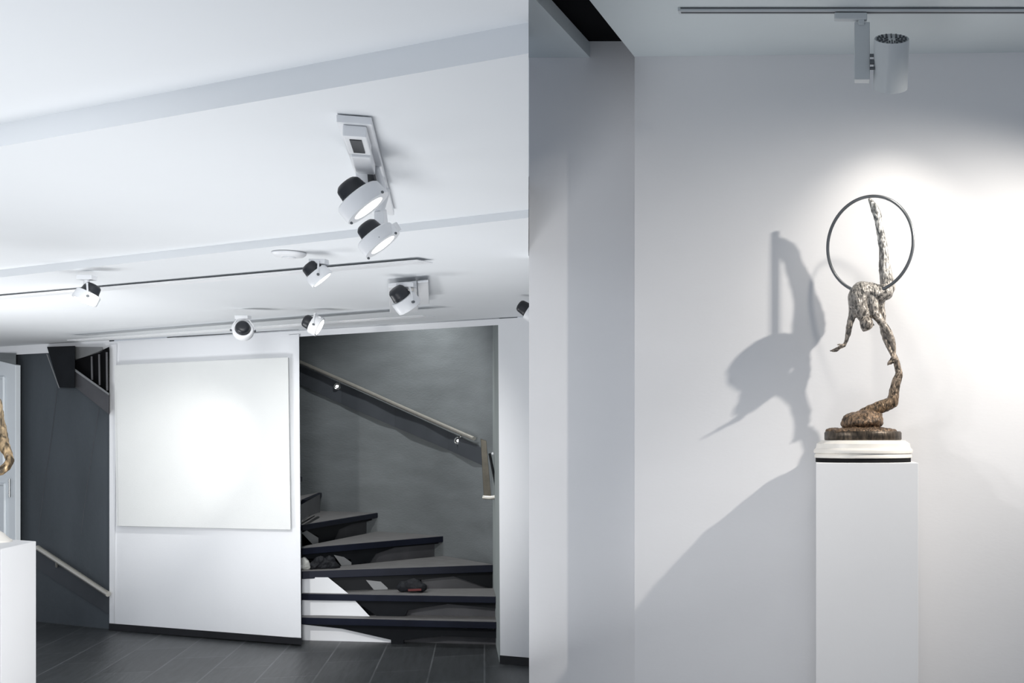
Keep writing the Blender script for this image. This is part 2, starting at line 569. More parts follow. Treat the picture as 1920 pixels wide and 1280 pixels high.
def well_pt(px):
    """where the ray through column px meets the curved stairwell wall"""
    k = (px - PX) / F
    for a, b in zip(WELL[1:-1], WELL[2:]):
        fa, fb = a.x - k * a.y, b.x - k * b.y
        if fa >= 0 >= fb or fb >= 0 >= fa:
            t = fa / (fa - fb)
            return a + (b - a) * t
    return WELL[-1]


def WP(px, py, off=0.0):
    p = well_pt(px)
    D = p.y - off
    return P(px, py, D)


def catmull(pts, n=6):
    out = []
    for i in range(len(pts) - 1):
        p0 = pts[max(i - 1, 0)]; p1 = pts[i]; p2 = pts[i + 1]; p3 = pts[min(i + 2, len(pts) - 1)]
        for k in range(n):
            t = k / n
            out.append(0.5 * ((2 * p1) + (p2 - p0) * t + (2 * p0 - 5 * p1 + 4 * p2 - p3) * t * t + (3 * p1 - p0 - 3 * p2 + p3) * t ** 3))
    out.append(pts[-1]); return out


curve = [WELL[2]] + WELL[3:]
bm = bmesh.new()
fr = [(V(p.x, p.y, 0), V(p.x, p.y, 3.4)) for p in curve]
outw = []
for i, p in enumerate(curve):
    d = (curve[min(i + 1, len(curve) - 1)] - curve[max(i - 1, 0)]).normalized()
    outw.append(V(d.y, -d.x) if V(d.y, -d.x).y > 0 else V(-d.y, d.x))
va = [(bm.verts.new(a), bm.verts.new(b)) for a, b in fr]
vb = [(bm.verts.new(a + V(o.x, o.y, 0) * .15), bm.verts.new(b + V(o.x, o.y, 0) * .15)) for (a, b), o in zip(fr, outw)]
for i in range(len(fr) - 1):
    bm.faces.new((va[i][0], va[i + 1][0], va[i + 1][1], va[i][1]))
    bm.faces.new((vb[i][0], vb[i][1], vb[i + 1][1], vb[i + 1][0]))
    bm.faces.new((va[i][1], va[i + 1][1], vb[i + 1][1], vb[i][1]))
    bm.faces.new((va[i][0], vb[i][0], vb[i + 1][0], va[i + 1][0]))
bm.faces.new((va[0][0], va[0][1], vb[0][1], vb[0][0])); bm.faces.new((va[-1][0], vb[-1][0], vb[-1][1], va[-1][1]))
o = link('wall_back', bm, M['stair_wall'], smooth='auto')
struct(o, 'rough grey stairwell wall curving behind the winding steps', 'wall')
# flat cheek between stairwell and white wall
c0 = at_floor(W, 936.5, 0.03); c1 = V(WELL[2].x - 0.02, WELL[2].y, 0)
bm = bmesh.new()
hexa(bm, [c0, c1, zed(c1, 3.4), zed(c0, 3.4)], [p + V(0.12, 0.03, 0) for p in (c0, c1, zed(c1, 3.4), zed(c0, 3.4))])
struct(link('wall_side', bm, M['side_wall']), 'narrow grey-green cheek wall at the right end of the steps', 'wall')
# dark ceiling over the stairwell and over the left recess
bm = bmesh.new()
add_slab(bm, [at_floor(W, -200, .2) + V(0, 0, 3.4), at_floor(W, 1100, .26) + V(0, 0, 3.4), V(-2.0, 13, 3.4), V(-12, 14, 3.4)], (0, 0, 0.1))
struct(link('ceiling_back', bm, M['stair_wall']), 'dark ceiling high over the stairwell', 'ceiling')
# inner back of the white panel (closes the stairwell to the left)
bm = bmesh.new()
q0 = at_floor(W, 380, .09); q1 = V(-6.4, 11.5, 0)
hexa(bm, [q0, q1, zed(q1, 3.4), zed(q0, 3.4)], [p + V(-.1, -.03, 0) for p in (q0, q1, zed(q1, 3.4), zed(q0, 3.4))])
struct(link('wall_inner', bm, M['stair_wall']), 'grey wall closing the stairwell behind the white panel', 'wall')

# --- winding staircase
st = thing('winding_staircase', 'black winding staircase with open risers and charcoal treads in the right opening', 'staircase', V(-3.6, 9.4, 0))
# tread: z, front-left px, front-right px, back edge right px
TR = [
    (0.200, (566, 1156.7), (931, 1165)),
    (0.375, (566, 1112.1), (930, 1117.5)),
    (0.550, (566, 1070.2), (925, 1058)),
    (0.725, (566, 1027), (831, 1004.5)),
    (0.900, (566, 983.5), (712, 960)),
    (1.075, (566, 936), (600, 922)),
    (1.250, (540, 905), (560, 893)),
]
front = []
for z, l, r in TR:
    front.append((PZ(l[0], l[1], z), PZ(r[0], r[1], z)))
for i, (z, l, r) in enumerate(TR):
    a, b = front[i]
    if i + 1 < len(front):
        c, d = front[i + 1]
    else:
        c, d = a + V(-.3, .5, 0), b + V(-.5, .2, 0)
    # back corners: a little under the next tread's nosing
    back_b = V(d.x, d.y, z) if i >= 2 else V(c1.x + .02, [9.45, 9.70][i], z)
    if i == 0: back_b = V(-2.58, 9.25, z)
    if i == 1: back_b = V(-2.66, 9.55, z)
    back_a = V(c.x, c.y, z) + (V(c.x, c.y, 0) - V(a.x, a.y, 0)).normalized() * 0.02 if (V(c.x, c.y, 0) - V(a.x, a.y, 0)).length > .05 else V(a.x - .05, a.y + .22, z)
    bm = bmesh.new()
    add_slab(bm, [a, b, back_b, back_a], (0, 0, -0.012))
    t = link('tread', bm, M['tread'], st)
    # nosing: thick dark front edge
    dd = (b - a).normalized(); nn = V(-dd.y, dd.x, 0)
    if nn.y < 0: nn = -nn
    th = [0.052, 0.05, 0.060, 0.052, 0.045, 0.04, 0.04][i]
    bm = bmesh.new()
    add_slab(bm, [a - nn * .008, b - nn * .008, b + nn * .03, a + nn * .03], (0, 0, -th))
    bmesh.ops.translate(bm, verts=bm.verts, vec=(0, 0, -0.002))
    link('nosing', bm, M['nosing'], t, bevel=0.004)


def RP(i, px, py, off=0.05):
    a, b = front[i]
    pl = mk_plane(a, b)
    return pl(px, py, off)


def plate(i, poly, off, mat, name, thick=0.018):
    bm = bmesh.new()
    hexa(bm, [RP(i, x, y, off) for x, y in poly], [RP(i, x, y, off + thick) for x, y in poly])
    return link(name, bm, mat, st)


# riser panels (dark grey, right of the post), black T-shaped carriers, pale side panels seen between
plate(0, [(752, 1176), (931, 1182), (931, 1238), (752, 1220)], .14, M['riser'], 'riser_panel')
plate(0, [(566, 1166), (931, 1180), (931, 1196), (830, 1192), (757, 1199), (756, 1221), (733, 1219), (733, 1199), (640, 1178), (566, 1170)], .05, M['black'], 'carrier', .06)
plate(1, [(758, 1132), (929, 1130), (929, 1163), (758, 1162)], .12, M['riser'], 'riser_panel')
plate(1, [(566, 1122), (930, 1130), (930, 1140), (840, 1132), (765, 1143), (757, 1160), (713, 1160), (684, 1138), (640, 1128), (566, 1126)], .05, M['black'], 'carrier', .06)
plate(2, [(790, 1082), (925, 1076), (926, 1106), (790, 1108)], .12, M['riser'], 'riser_panel')
plate(2, [(615, 1081), (925, 1072), (925, 1104), (850, 1080), (790, 1086), (768, 1098), (756, 1110), (650, 1112)], .06, M['black'], 'carrier', .05)
plate(2, [(686, 1087), (714, 1090), (727, 1102), (727, 1107), (704, 1109)], .045, M['grey_plate'], 'gusset')
plate(3, [(690, 1030), (834, 1008), (837, 1046), (688, 1060)], .12, M['riser'], 'riser_panel')
plate(3, [(566, 1040), (830, 1012), (830, 1018), (740, 1026), (704, 1038), (690, 1059), (658, 1063), (658, 1048), (600, 1046), (566, 1048)], .06, M['black'], 'carrier', .05)
plate(3, [(626, 1040), (645, 1044), (659, 1054), (659, 1063), (643, 1064)], .045, M['grey_plate'], 'gusset')
plate(3, [(566, 1050), (628, 1048), (640, 1064), (610, 1068), (566, 1069)], .20, M['black'], 'carrier', .05)
plate(4, [(626, 990), (714, 965), (716, 999), (626, 1016)], .12, M['riser'], 'riser_panel')
plate(4, [(566, 990), (712, 968), (712, 972), (660, 982), (636, 992), (626, 1014), (598, 1018), (596, 1004), (575, 996), (566, 998)], .06, M['black'], 'carrier', .05)
plate(4, [(566, 999), (575, 994), (597, 1008), (597, 1018), (588, 1022)], .045, M['grey_plate'], 'gusset')
plate(5, [(566, 945), (600, 926), (600, 960), (575, 968), (566, 975)], .10, M['riser'], 'riser_panel')
plate(5, [(566, 958), (592, 953), (570, 977), (566, 972)], .045, M['grey_plate'], 'gusset')
plate(4, [(566, 1000), (600, 1000), (600, 1026), (566, 1028)], .30, M['black'], 'carrier', .03)
# white infill panel behind the lowest steps
plate(0, [(566, 1082), (615, 1082), (655, 1114), (735, 1200), (735, 1224), (566, 1212)], .115, M['wall'], 'infill_panel', .02)['label'] = 'white sloping panel behind the lowest steps'
bm = bmesh.new()
hexa(bm, [RP(0, x, y, .16) for x, y in ((640, 1128), (735, 1200), (735, 1214), (640, 1214))], [RP(0, x, y, .2) for x, y in ((640, 1128), (735, 1200), (735, 1214), (640, 1214))])
link('infill_edge', bm, M['black'], st)
plate(1, [(640, 1128), (930, 1128), (930, 1166), (640, 1164)], .22, M['black'], 'back_panel', .02)
plate(2, [(640, 1080), (924, 1072), (926, 1112), (640, 1114)], .22, M['black'], 'back_panel', .02)
plate(0, [(730, 1180), (932, 1184), (932, 1238), (730, 1222)], .20, M['black'], 'back_panel', .02)
plate(3, [(566, 1040), (700, 1028), (700, 1090), (566, 1092)], .33, M['black'], 'back_panel', .02)

# handrail on the curved wall
hr = thing('handrail', 'steel handrail climbing the grey stairwell wall above the winding steps', 'handrail', WP(740, 760, .06))
pts = [(530, 664), (565, 679.5), (600, 695), (640, 712.5), (690, 734.5), (740, 757), (790, 779), (840, 801), (870, 814), (889, 822)]
bm = bmesh.new(); add_tube(bm, [WP(x, y, .09) for x, y in pts], 0.0175, 14)
link('rail', bm, M['steel'], hr, smooth='auto')
for (x, y) in ((632, 724), (859, 826)):
    bm = bmesh.new()
    c = WP(x, y, .035)
    add_torus(bm, c, frame_of(V(-c.x * .6, -c.y, 0)), 0.027, 0.008, 24, 8)
    add_tube(bm, [WP(x, y, .0), WP(x, y, .045)], 0.014, 10)
    add_tube(bm, [WP(x + 3, y - 6, .05), WP(x + 6, y - 10, .09)], 0.007, 8)
    link('wall_bracket', bm, M['chrome'], hr, smooth='auto')
pts_t = [(530, 667), (565, 682), (640, 718), (740, 763), (840, 808), (904, 840)]
pts_b = [(530, 704), (565, 722), (640, 757), (740, 800), (840, 843), (904, 872)]
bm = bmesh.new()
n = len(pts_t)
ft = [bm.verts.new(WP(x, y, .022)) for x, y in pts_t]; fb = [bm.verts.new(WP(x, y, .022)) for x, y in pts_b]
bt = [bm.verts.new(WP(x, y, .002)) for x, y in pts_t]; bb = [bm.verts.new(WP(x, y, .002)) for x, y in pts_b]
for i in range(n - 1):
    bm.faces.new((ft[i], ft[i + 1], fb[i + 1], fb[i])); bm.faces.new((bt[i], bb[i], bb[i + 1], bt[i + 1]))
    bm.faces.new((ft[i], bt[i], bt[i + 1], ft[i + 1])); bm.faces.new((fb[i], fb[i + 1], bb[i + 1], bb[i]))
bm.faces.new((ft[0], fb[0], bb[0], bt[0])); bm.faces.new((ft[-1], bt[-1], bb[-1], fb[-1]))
link('rail_shadow_strip', bm, M['rail_shadow_joint'], hr)['label'] = 'dark strip on the wall standing for the shadow of the rail'  # shadow of the rail on the curved wall, built as a dark strip

# tarnished bracket plate at the right end of the stairs
Dk = 9.35
bp_ = thing('rail_end_plate', 'tall tarnished metal plate with a foot, at the right end of the stairwell', 'bracket', P(915, 935, Dk))
bm = bmesh.new(); hexa(bm, [P(901, 822, Dk), P(912, 826, Dk), P(921, 932, Dk), P(907, 934, Dk)], [P(901, 822, Dk + .03), P(912, 826, Dk + .03), P(921, 932, Dk + .03), P(907, 934, Dk + .03)])
link('plate', bm, M['bracket'], bp_, bevel=0.003)
bm = bmesh.new(); add_tube(bm, [P(906, 932, Dk - .02), P(920, 933, Dk - .03), P(936, 931, Dk - .06)], 0.016, 10)
link('foot', bm, M['steel'], bp_, smooth='auto')
bm = bmesh.new(); add_tube(bm, [P(918, 850, Dk), P(926, 890, Dk - .02), P(933, 928, Dk - .05)], 0.010, 10)
link('rod', bm, M['black'], bp_, smooth='auto')
bm = bmesh.new(); bmesh.ops.create_uvsphere(bm, u_segments=12, v_segments=8, radius=0.011, matrix=Matrix.Translation(P(924, 850, Dk - .04)))
link('knob', bm, M['lamp_white'], bp_, smooth=True)

# clutter lying on the steps
bm = bmesh.new()
for (x, y, r) in ((569, 1050, .04), (572, 1056, .04), (576, 1060, .032), (570, 1061, .04)):
    add_chain(bm, [(RP(2, x, y, .10), r * .7), (RP(2, x + 3, y + 3, .12), r * .6)])
o = roughen(blob('crumpled_cloth', bm, M['paper'], None, .008, 3), .012, 22)
tag(o, 'crumpled white cloth lying on a step beside the white wall panel', 'cloth')
bm = bmesh.new()
for k in range(7):
    x = 588 + k * 6
    add_chain(bm, [(RP(2, x, 1060 - (k % 3) * 5, .12), .035), (RP(2, x + 5, 1062 - (k % 2) * 6, .15), .03)])
o = roughen(blob('bag', bm, M['bag'], None, .008, 2), .016, 25)
tag(o, 'crumpled black bag lying on a step next to the white cloth', 'bag')
bg = thing('bag', 'dark bag with a red stripe lying under the third step', 'bag', RP(1, 775, 1106, .16))
bm = bmesh.new()
add_chain(bm, [(RP(1, 755, 1100, .17), .045), (RP(1, 775, 1096, .17), .05), (RP(1, 790, 1101, .17), .04)])
roughen(blob('body', bm, M['bag'], bg, .008, 3), .008, 25)
bm = bmesh.new(); hexa(bm, [RP(1, x, y, .095) for x, y in ((765, 1104), (790, 1103), (790, 1107), (765, 1108))], [RP(1, x, y, .12) for x, y in ((765, 1104), (790, 1103), (790, 1107), (765, 1108))])
link('stripe', bm, M['red'], bg)

# --- canvas on the white wall
cv = thing('canvas', 'large blank white square canvas hung on the white wall, washed by a spotlight', 'painting', W(380, 990, 0))
q = [(218, 684), (540, 669.5), (545, 993), (222.5, 986)]
bm = wall_quad(W, q, -0.055, 0.012)
link('picture_surface', bm, M['canvas'], cv, bevel=0.003)
bm = bmesh.new()
for (x0, y0), (x1, y1) in (((219, 685), (539.5, 670.5)), ((539.5, 671), (544, 992)), ((544, 992), (223.5, 985)), ((223.5, 985), (219, 685))):
    a, b = W(x0, y0, -.021), W(x1, y1, -.021)
    cen = W(380, 830, -.021)
    a2 = a + (cen - a) * .06; b2 = b + (cen - b) * .06
    hexa(bm, [a, b, b2, a2], [p + W.n * -.022 for p in (a, b, b2, a2)])
    hexa(bm, [a + W.n * .0195, b + W.n * .0195, b2 + W.n * .0195, a2 + W.n * .0195], [a, b, b2, a2])
link('stretcher_frame', bm, M['canvas'], cv)

# --- left pedestal with its sculpture
Rr = V(-3.712, 5.472, 0); Ff = Rr + V(.108, -.384, 0); Ll = Rr + V(-.356, .18, 0); FL = Ff + Ll - Rr
bm = bmesh.new(); hexa(bm, [Rr, Ff, FL, Ll], [zed(p, 1.117) for p in (Rr, Ff, FL, Ll)])
o = link('pedestal', bm, M['pedestal'], bevel=0.003)
tag(o, 'white pedestal cut by the left edge of the photo, in front of the dark opening', 'pedestal')
cx, cy = (Rr + FL).x / 2, (Rr + FL).y / 2


def LP(px, py, off=0.0):
    return P(px, py, 5.40 + off)


sc_l = thing('sculpture', 'bronze sculpture with a bent elbow at the left edge, on the cut-off white pedestal', 'sculpture', V(cx, cy, 1.117))
bcen = PZ(-20, 1016, 1.117); bcen = V(bcen.x, bcen.y, 1.117)
bm = bmesh.new(); add_lathe(bm, [(.088, 0), (.088, .008), (.08, .012), (.055, .04), (.035, .055), (.03, .06)], bcen, None, 36)
link('base', bm, M['marble'], sc_l, smooth='auto')
M['bronze_left'] = bronze('golden_bronze_left', 1.3, 1.95, (.26, .17, .08), (.62, .50, .34), .4, .4, .14, 30)
k = 5.40 / F
bm = bmesh.new()
add_chain(bm, [(LP(-20, 990), 8 * k), (LP(-22, 950), 11 * k), (LP(-24, 920), 14 * k), (LP(-25, 890), 17 * k), (LP(-28, 850), 22 * k), (LP(-28, 800), 20 * k), (LP(-26, 765), 24 * k), (LP(-27, 735), 12 * k), (LP(-27, 712), 10 * k), (LP(-27, 690), 17 * k), (LP(-27, 676), 15 * k)])
add_chain(bm, [(LP(-10, 755), 12 * k), (LP(-3, 785), 9.5 * k), (LP(4, 815, -.01), 9.0 * k), (LP(11, 843, -.03), 8.2 * k), (LP(20, 864, -.04), 6.8 * k), (LP(12, 875, -.06), 7.5 * k), (LP(0, 884, -.08), 7 * k), (LP(-12, 890, -.09), 5 * k), (LP(-18, 892, -.09), 5 * k)])
for dx in (0, 1, 2, 3):
    add_chain(bm, [(LP(-18, 888 + dx * 3, -.09), 2.4 * k), (LP(-30, 886 + dx * 4, -.10), 2.2 * k), (LP(-38 + dx, 889 + dx * 4, -.09), 1.8 * k)])
add_chain(bm, [(LP(-44, 755), 12 * k), (LP(-58, 800), 9 * k), (LP(-70, 850, -.02), 7 * k), (LP(-52, 885, -.06), 6 * k)])
roughen(blob('figure', bm, M['bronze_left'], sc_l, .0045, 4), .003, 40)

# ------------------------------------------------------------------ lamps of the left room
def view_basis(p):
    v = (V(0, 0, H) - p).normalized()
    e1 = V(0, 0, 1).cross(v).normalized()
    e2 = v.cross(e1)
    return e1, e2, v


def axis_from(p, dx, dy, tilt):
    """axis whose picture points along (dx right, dy down), leaning towards the viewer by tilt"""
    e1, e2, v = view_basis(p)
    a = e1 * dx - e2 * dy
    a.normalize()
    return (a * math.cos(tilt) + v * math.sin(tilt)).normalized()


def spot_head(root, c, axis, r, lit=True, deep=1.0, mount=None, yoke=True, rim=1.22):
    """r: lens radius. c: centre of the lens. Housing reaches back along -axis."""
    R = frame_of(axis)
    bm = bmesh.new()
    rr = r * rim
    add_lathe(bm, [(r * .55, -r * 1.0 * deep), (rr * .90, -r * .96 * deep), (rr * .97, -r * .86 * deep), (rr, -r * .1), (rr * .985, r * .05), (r * 1.0, r * .06), (r * .98, -r * .02), (r * .6, -r * .05)], c, R, 48)
    link('housing', bm, M['lamp_white'], root, smooth='auto')
    bm = bmesh.new()
    add_lathe(bm, [(r * .985, r * .01), (r * .98, r * .055), (r * .6, r * .075), (r * .05, r * .08)], c, R, 32)
    link('lens', bm, M['lens'], root, smooth='auto')
    bm = bmesh.new()
    prof = [(r * .34, -r * 2.0 * deep), (r * .60, -r * 1.94 * deep), (r * .76, -r * 1.78 * deep)]
    for i in range(3):
        h0 = -r * (1.64 - i * .2) * deep
        prof += [(r * (.80 + i * .03), h0), (r * (.80 + i * .03), h0 + r * .08 * deep)]
    prof += [(r * .90, -r * 1.1 * deep), (r * .88, -r * .96 * deep)]
    add_lathe(bm, prof, c, R, 36)
    hs = link('heat_sink', bm, M['heat_sink'], root, smooth='auto'); hs['label'] = 'black finned back of the lamp'
    side = R @ V(1, 0, 0)
    if yoke and mount is not None:
        bm = bmesh.new()
        mid = c - Vector(axis) * r * .45
        for s in (-1, 1):
            a = mid + side * s * rr * 1.05
            b = Vector(mount) + side * s * rr * .55
            add_tube(bm, [a, a + (b - a) * .5 + side * s * rr * .1, b], r * .09, 8)
        add_tube(bm, [Vector(mount) - side * rr * .56, Vector(mount) + side * rr * .56], r * .11, 8)
        link('yoke', bm, M['lamp_white'], root, smooth='auto')
        for s in (-1, 1):
            bm = bmesh.new()
            a = mid + side * s * rr * 1.0
            add_lathe(bm, [(r * .13, 0), (r * .13, r * .22), (r * .08, r * .25)], a, frame_of(side * s), 12)
            link('pivot_screw', bm, M['lamp_dark'], root, smooth='auto')


def spot_light(name, loc, target, power, size_deg, blend=0.5, color=(1, .97, .92), radius=0.03):
    l = bpy.data.lights.new(name, 'SPOT'); l.energy = power; l.spot_size = math.radians(size_deg); l.spot_blend = blend
    l.color = color; l.shadow_soft_size = radius
    o = bpy.data.objects.new(name, l); COL.objects.link(o)
    o.location = loc
    d = (Vector(target) - Vector(loc)).normalized()
    o.rotation_euler = d.to_track_quat('-Z', 'Y').to_euler()
    return o


# ceiling height functions (under-sides)
def on_B(px, py):
    return PZ(px, py, H + 0.838)


def on_C(px, py):
    # iterate on the slightly sloping far ceiling
    z = H + 0.80
    n = (C_r - C_l).cross(Wl - C_l).normalized()
    r = P(px, py, 1.0) - V(0, 0, H)
    D = (C_l - V(0, 0, H)).dot(n) / r.dot(n)
    return P(px, py, D)


# --- large track on the middle ceiling
ta, tb = on_B(664, 217), on_B(716, 392)
tdir = (tb - ta).normalized(); tside = V(tdir.y, -tdir.x, 0)
if tside.x < 0: tside = -tside


def track_box(bm, a, b, w, h, drop=0.0):
    d = (b - a).normalized(); s = V(d.y, -d.x, 0).normalized()
    add_slab(bm, [a - s * w / 2 - V(0, 0, drop), a + s * w / 2 - V(0, 0, drop), b + s * w / 2 - V(0, 0, drop), b - s * w / 2 - V(0, 0, drop)], (0, 0, -h))


tk = thing('lighting_track', 'short white lighting track on the middle ceiling holding two large spotlights', 'track', (ta + tb) / 2)
bm = bmesh.new(); track_box(bm, ta, tb, 0.085, 0.020)
link('rail', bm, M['lamp_white'], tk, bevel=0.002)
bm = bmesh.new(); track_box(bm, ta + tdir * .02, tb - tdir * .02, 0.030, 0.0015, .020)
link('slot', bm, M['lamp_white'], tk)
bm = bmesh.new(); track_box(bm, ta + tdir * .015, ta + tdir * .22, 0.058, 0.030, .021)
fd = link('power_feed', bm, M['lamp_white'], tk, bevel=0.003)
bm = bmesh.new(); track_box(bm, ta + tdir * .045, ta + tdir * .19, 0.030, 0.003, .051)
link('socket', bm, M['heat_sink'], fd, bevel=0.001)
bm = bmesh.new(); track_box(bm, ta + tdir * .23, ta + tdir * .45, 0.052, 0.036, .021)
link('coupler', bm, M['lamp_white'], tk, bevel=0.004)

LAMPGROUP = None
# --- spotlight 1 (large, upper)
c1p = P(690, 389, 3.42)
ax1 = axis_from(c1p, .67, .74, .20)
root = thing('spotlight', 'larger upper spotlight hanging from the short track on the middle ceiling', 'spotlight', c1p)
m1 = P(688, 340, 3.50)
bm = bmesh.new()
pts4 = [P(664, 288, 3.58), P(697, 284, 3.58), P(722, 362, 3.46), P(668, 372, 3.46)]
hexa(bm, pts4, [p + V(.0, .022, .012) for p in pts4])
link('driver_box', bm, M['lamp_white'], root, bevel=0.004)
bm = bmesh.new()
pq = [P(691, 311, 3.535), P(699, 309, 3.535), P(706, 338, 3.49), P(693, 342, 3.49)]
hexa(bm, [p + V(0, -.012, -.006) for p in pq], pq)
link('vent_slot', bm, M['heat_sink'], root)
bm = bmesh.new()
pst = P(690, 300, 3.60)
add_tube(bm, [pst, V(pst.x, pst.y + .10, H + .815)], .018, 12)
link('stem', bm, M['lamp_white'], root, smooth='auto')
spot_head(root, c1p, ax1, 31.5 / F * 3.42, deep=.95, mount=None, rim=1.5)
bm = bmesh.new()
hoopc = [P(642, 360, 3.45), P(643, 348, 3.45), P(652, 341, 3.45), P(668, 337, 3.45)]
add_tube(bm, hoopc, .005, 8)
link('carry_loop', bm, M['lamp_white'], root, smooth='auto')
for (x, y) in ((680, 371), (659, 418), (717, 360)):
    bm = bmesh.new(); bmesh.ops.create_uvsphere(bm, u_segments=12, v_segments=8, radius=.0042, matrix=Matrix.Translation(P(x, y, 3.36)))
    link('screw', bm, M['lamp_dark'], root, smooth=True)

# --- spotlight 2 (large, lower)
c2p = P(717, 458, 3.72)
ax2 = axis_from(c2p, .66, .75, .20)
root = thing('spotlight', 'lower of the two large spotlights, hanging in front of the second ceiling step', 'spotlight', c2p)
bm = bmesh.new()
pts4 = [P(700, 398, 3.80), P(719, 395, 3.80), P(724, 440, 3.74), P(702, 445, 3.74)]
hexa(bm, pts4, [p + V(.0, .03, .012) for p in pts4])
link('driver_box', bm, M['lamp_white'], root, bevel=0.004)
bm = bmesh.new()
pst = P(708, 400, 3.81); add_tube(bm, [pst, V(pst.x, pst.y + .06, H + .816)], .018, 12)
link('stem', bm, M['lamp_white'], root, smooth='auto')
spot_head(root, c2p, ax2, 26 / F * 3.72, deep=.95, rim=1.5)
bm = bmesh.new()
pts4 = [P(718, 428, 3.70), P(738, 419, 3.70), P(747, 434, 3.68), P(724, 446, 3.68)]
hexa(bm, pts4, [p + V(.0, .03, .012) for p in pts4])
link('shield', bm, M['lamp_white'], root, bevel=0.003)
for (x, y) in ((711, 445), (742, 437), (691, 484)):
    bm = bmesh.new(); bmesh.ops.create_uvsphere(bm, u_segments=12, v_segments=8, radius=.0042, matrix=Matrix.Translation(P(x, y, 3.66)))
    link('screw', bm, M['lamp_dark'], root, smooth=True)

# --- two long tracks on the far ceiling
def long_track(pa, pb, w, h, label):
    a, b = on_C(*pa), on_C(*pb)
    t = thing('lighting_track', label, 'track', (a + b) / 2)
    d = (b - a).normalized()
    bm = bmesh.new(); track_box(bm, a, b, w, h); link('rail', bm, M['lamp_white'], t, bevel=0.002)
    bm = bmesh.new(); track_box(bm, a + d * .03, b - d * .03, w * .35, .0015, h); link('slot', bm, M['lamp_white'], t)
    return a, b


long_track((-120, 568), (797, 489), .10, .004, 'long white track nearer the second ceiling step on the far ceiling')
long_track((140, 638), (806, 592), .12, .004, 'long white track running close above the canvas and stair opening')


def small_lamp(px, py, D, dx, dy, tilt, rpx, label, cat='spotlight', deep=1.0, mount=None, plate=None):
    c = P(px, py, D)
    root = thing('spotlight', label, cat, c)
    r = rpx / F * D
    ax = axis_from(c, dx, dy, tilt)
    back = c - ax * r * .45
    zc = on_C(px, py)
    mt = V(back.x, back.y, back.z + r * 1.35)
    spot_head(root, c, ax, r, deep=deep, mount=mt)
    bm = bmesh.new()
    add_tube(bm, [mt, V(mt.x, mt.y, H + .775)], r * .28, 12)
    link('stem', bm, M['lamp_white'], root, smooth='auto')
    bm = bmesh.new()
    add_box(bm, V(mt.x, mt.y, H + .77), (r * 1.6, r * 1.0, .022))
    link('track_adapter', bm, M['lamp_white'], root, bevel=0.002)
    return c, ax


small_lamp(604, 524, 5.15, .68, .73, .12, 19, 'small spotlight on the nearer long track, tilted to the right, below the large pair')
c4, a4 = small_lamp(158, 564, 5.65, -.45, .89, .12, 18, 'small spotlight tilted to the left, alone at the left end of the nearer long track')
c5, a5 = small_lamp(456, 622, 7.55, .05, .45, -1.18, 15, 'small spotlight seen from behind, above the top of the canvas')
small_lamp(599, 613, 7.6, .90, .42, .22, 15.5, 'small spotlight over the top left corner of the stair opening')
c7, a7 = small_lamp(768, 575, 5.95, .62, .78, -.22, 20, 'spotlight under a square ceiling plate, in front of the stair opening', deep=1.1)
pp = thing('ceiling_plate', 'square white mounting plate on the ceiling above the stair opening', 'plate', on_C(760, 548))
bm = bmesh.new(); q = [on_C(728, 531), on_C(781, 526), on_C(784, 577), on_C(731, 580)]
add_slab(bm, q, (0, 0, -.022)); link('plate', bm, M['lamp_white'], pp, bevel=0.003)
bm = bmesh.new(); q = [on_C(783, 526), on_C(803, 524), on_C(805, 566), on_C(785, 568)]
add_slab(bm, q, (0, 0, -.012)); link('side_plate', bm, M['lamp_white'], pp, bevel=0.003)
bm = bmesh.new(); q = [on_C(744, 533), on_C(775, 529), on_C(775, 543), on_C(747, 546)]
add_slab(bm, [p - V(0, 0, .022) for p in q], (0, 0, -.02)); link('terminal_block', bm, M['marble'], pp, bevel=0.004)
small_lamp(1006, 592, 6.9, .8, .5, .1, 15, 'dark spotlight just showing past the edge of the grey partition', deep=1.3)
# smoke detector
p0 = on_C(542, 474)
sd = thing('smoke_detector', 'flat round white detector on the far ceiling beside the lower large spotlight', 'detector', p0)
bm = bmesh.new(); add_lathe(bm, [(.070, 0), (.070, -.006), (.058, -.016), (.02, -.018)], p0, None, 32)
link('body', bm, M['lamp_white'], sd, smooth='auto')
bm = bmesh.new(); add_lathe(bm, [(.028, -.017), (.028, -.024), (.018, -.027)], p0, None, 24)
link('sensor', bm, M['lamp_white'], sd, smooth='auto')

# ================================================================== RIGHT NICHE
YR0, YR1 = 5.035, 4.98
XR = (1190 - PX) / F * YR0
zr = H + 1.634                    # underside of the right ceiling slab
YL = 5.172


def wallY(x):
    return YR0 + (YR1 - YR0) * (x - XR) / (0.815 - XR)


x_end = 2.6
bm = bmesh.new()
hexa(bm, [V(XR, YR0, 0), V(x_end, wallY(x_end), 0), V(x_end, 5.6, 0), V(XR, 5.6, 0)], [V(XR, YR0, 3.7), V(x_end, wallY(x_end), 3.7), V(x_end, 5.6, 3.7), V(XR, 5.6, 3.7)])
struct(link('wall_niche', bm, M['plaster']), 'pale plaster wall lit by spotlights behind the hoop sculpture', 'wall')
xl = (992 - PX) / F * YL
bm = bmesh.new()
hexa(bm, [V(xl, YL, 0), V(XR + .05, YL, 0), V(XR + .05, YL + .2, 0), V((992.5 - PX) / F * (YL + .2), YL + .2, 0)],
     [V(xl, YL, 3.7), V(XR + .05, YL, 3.7), V(XR + .05, YL + .2, 3.7), V((992.5 - PX) / F * (YL + .2), YL + .2, 3.7)])
struct(link('wall_partition', bm, M['plaster']), 'grey partition set back to the left of the lit niche wall', 'wall')
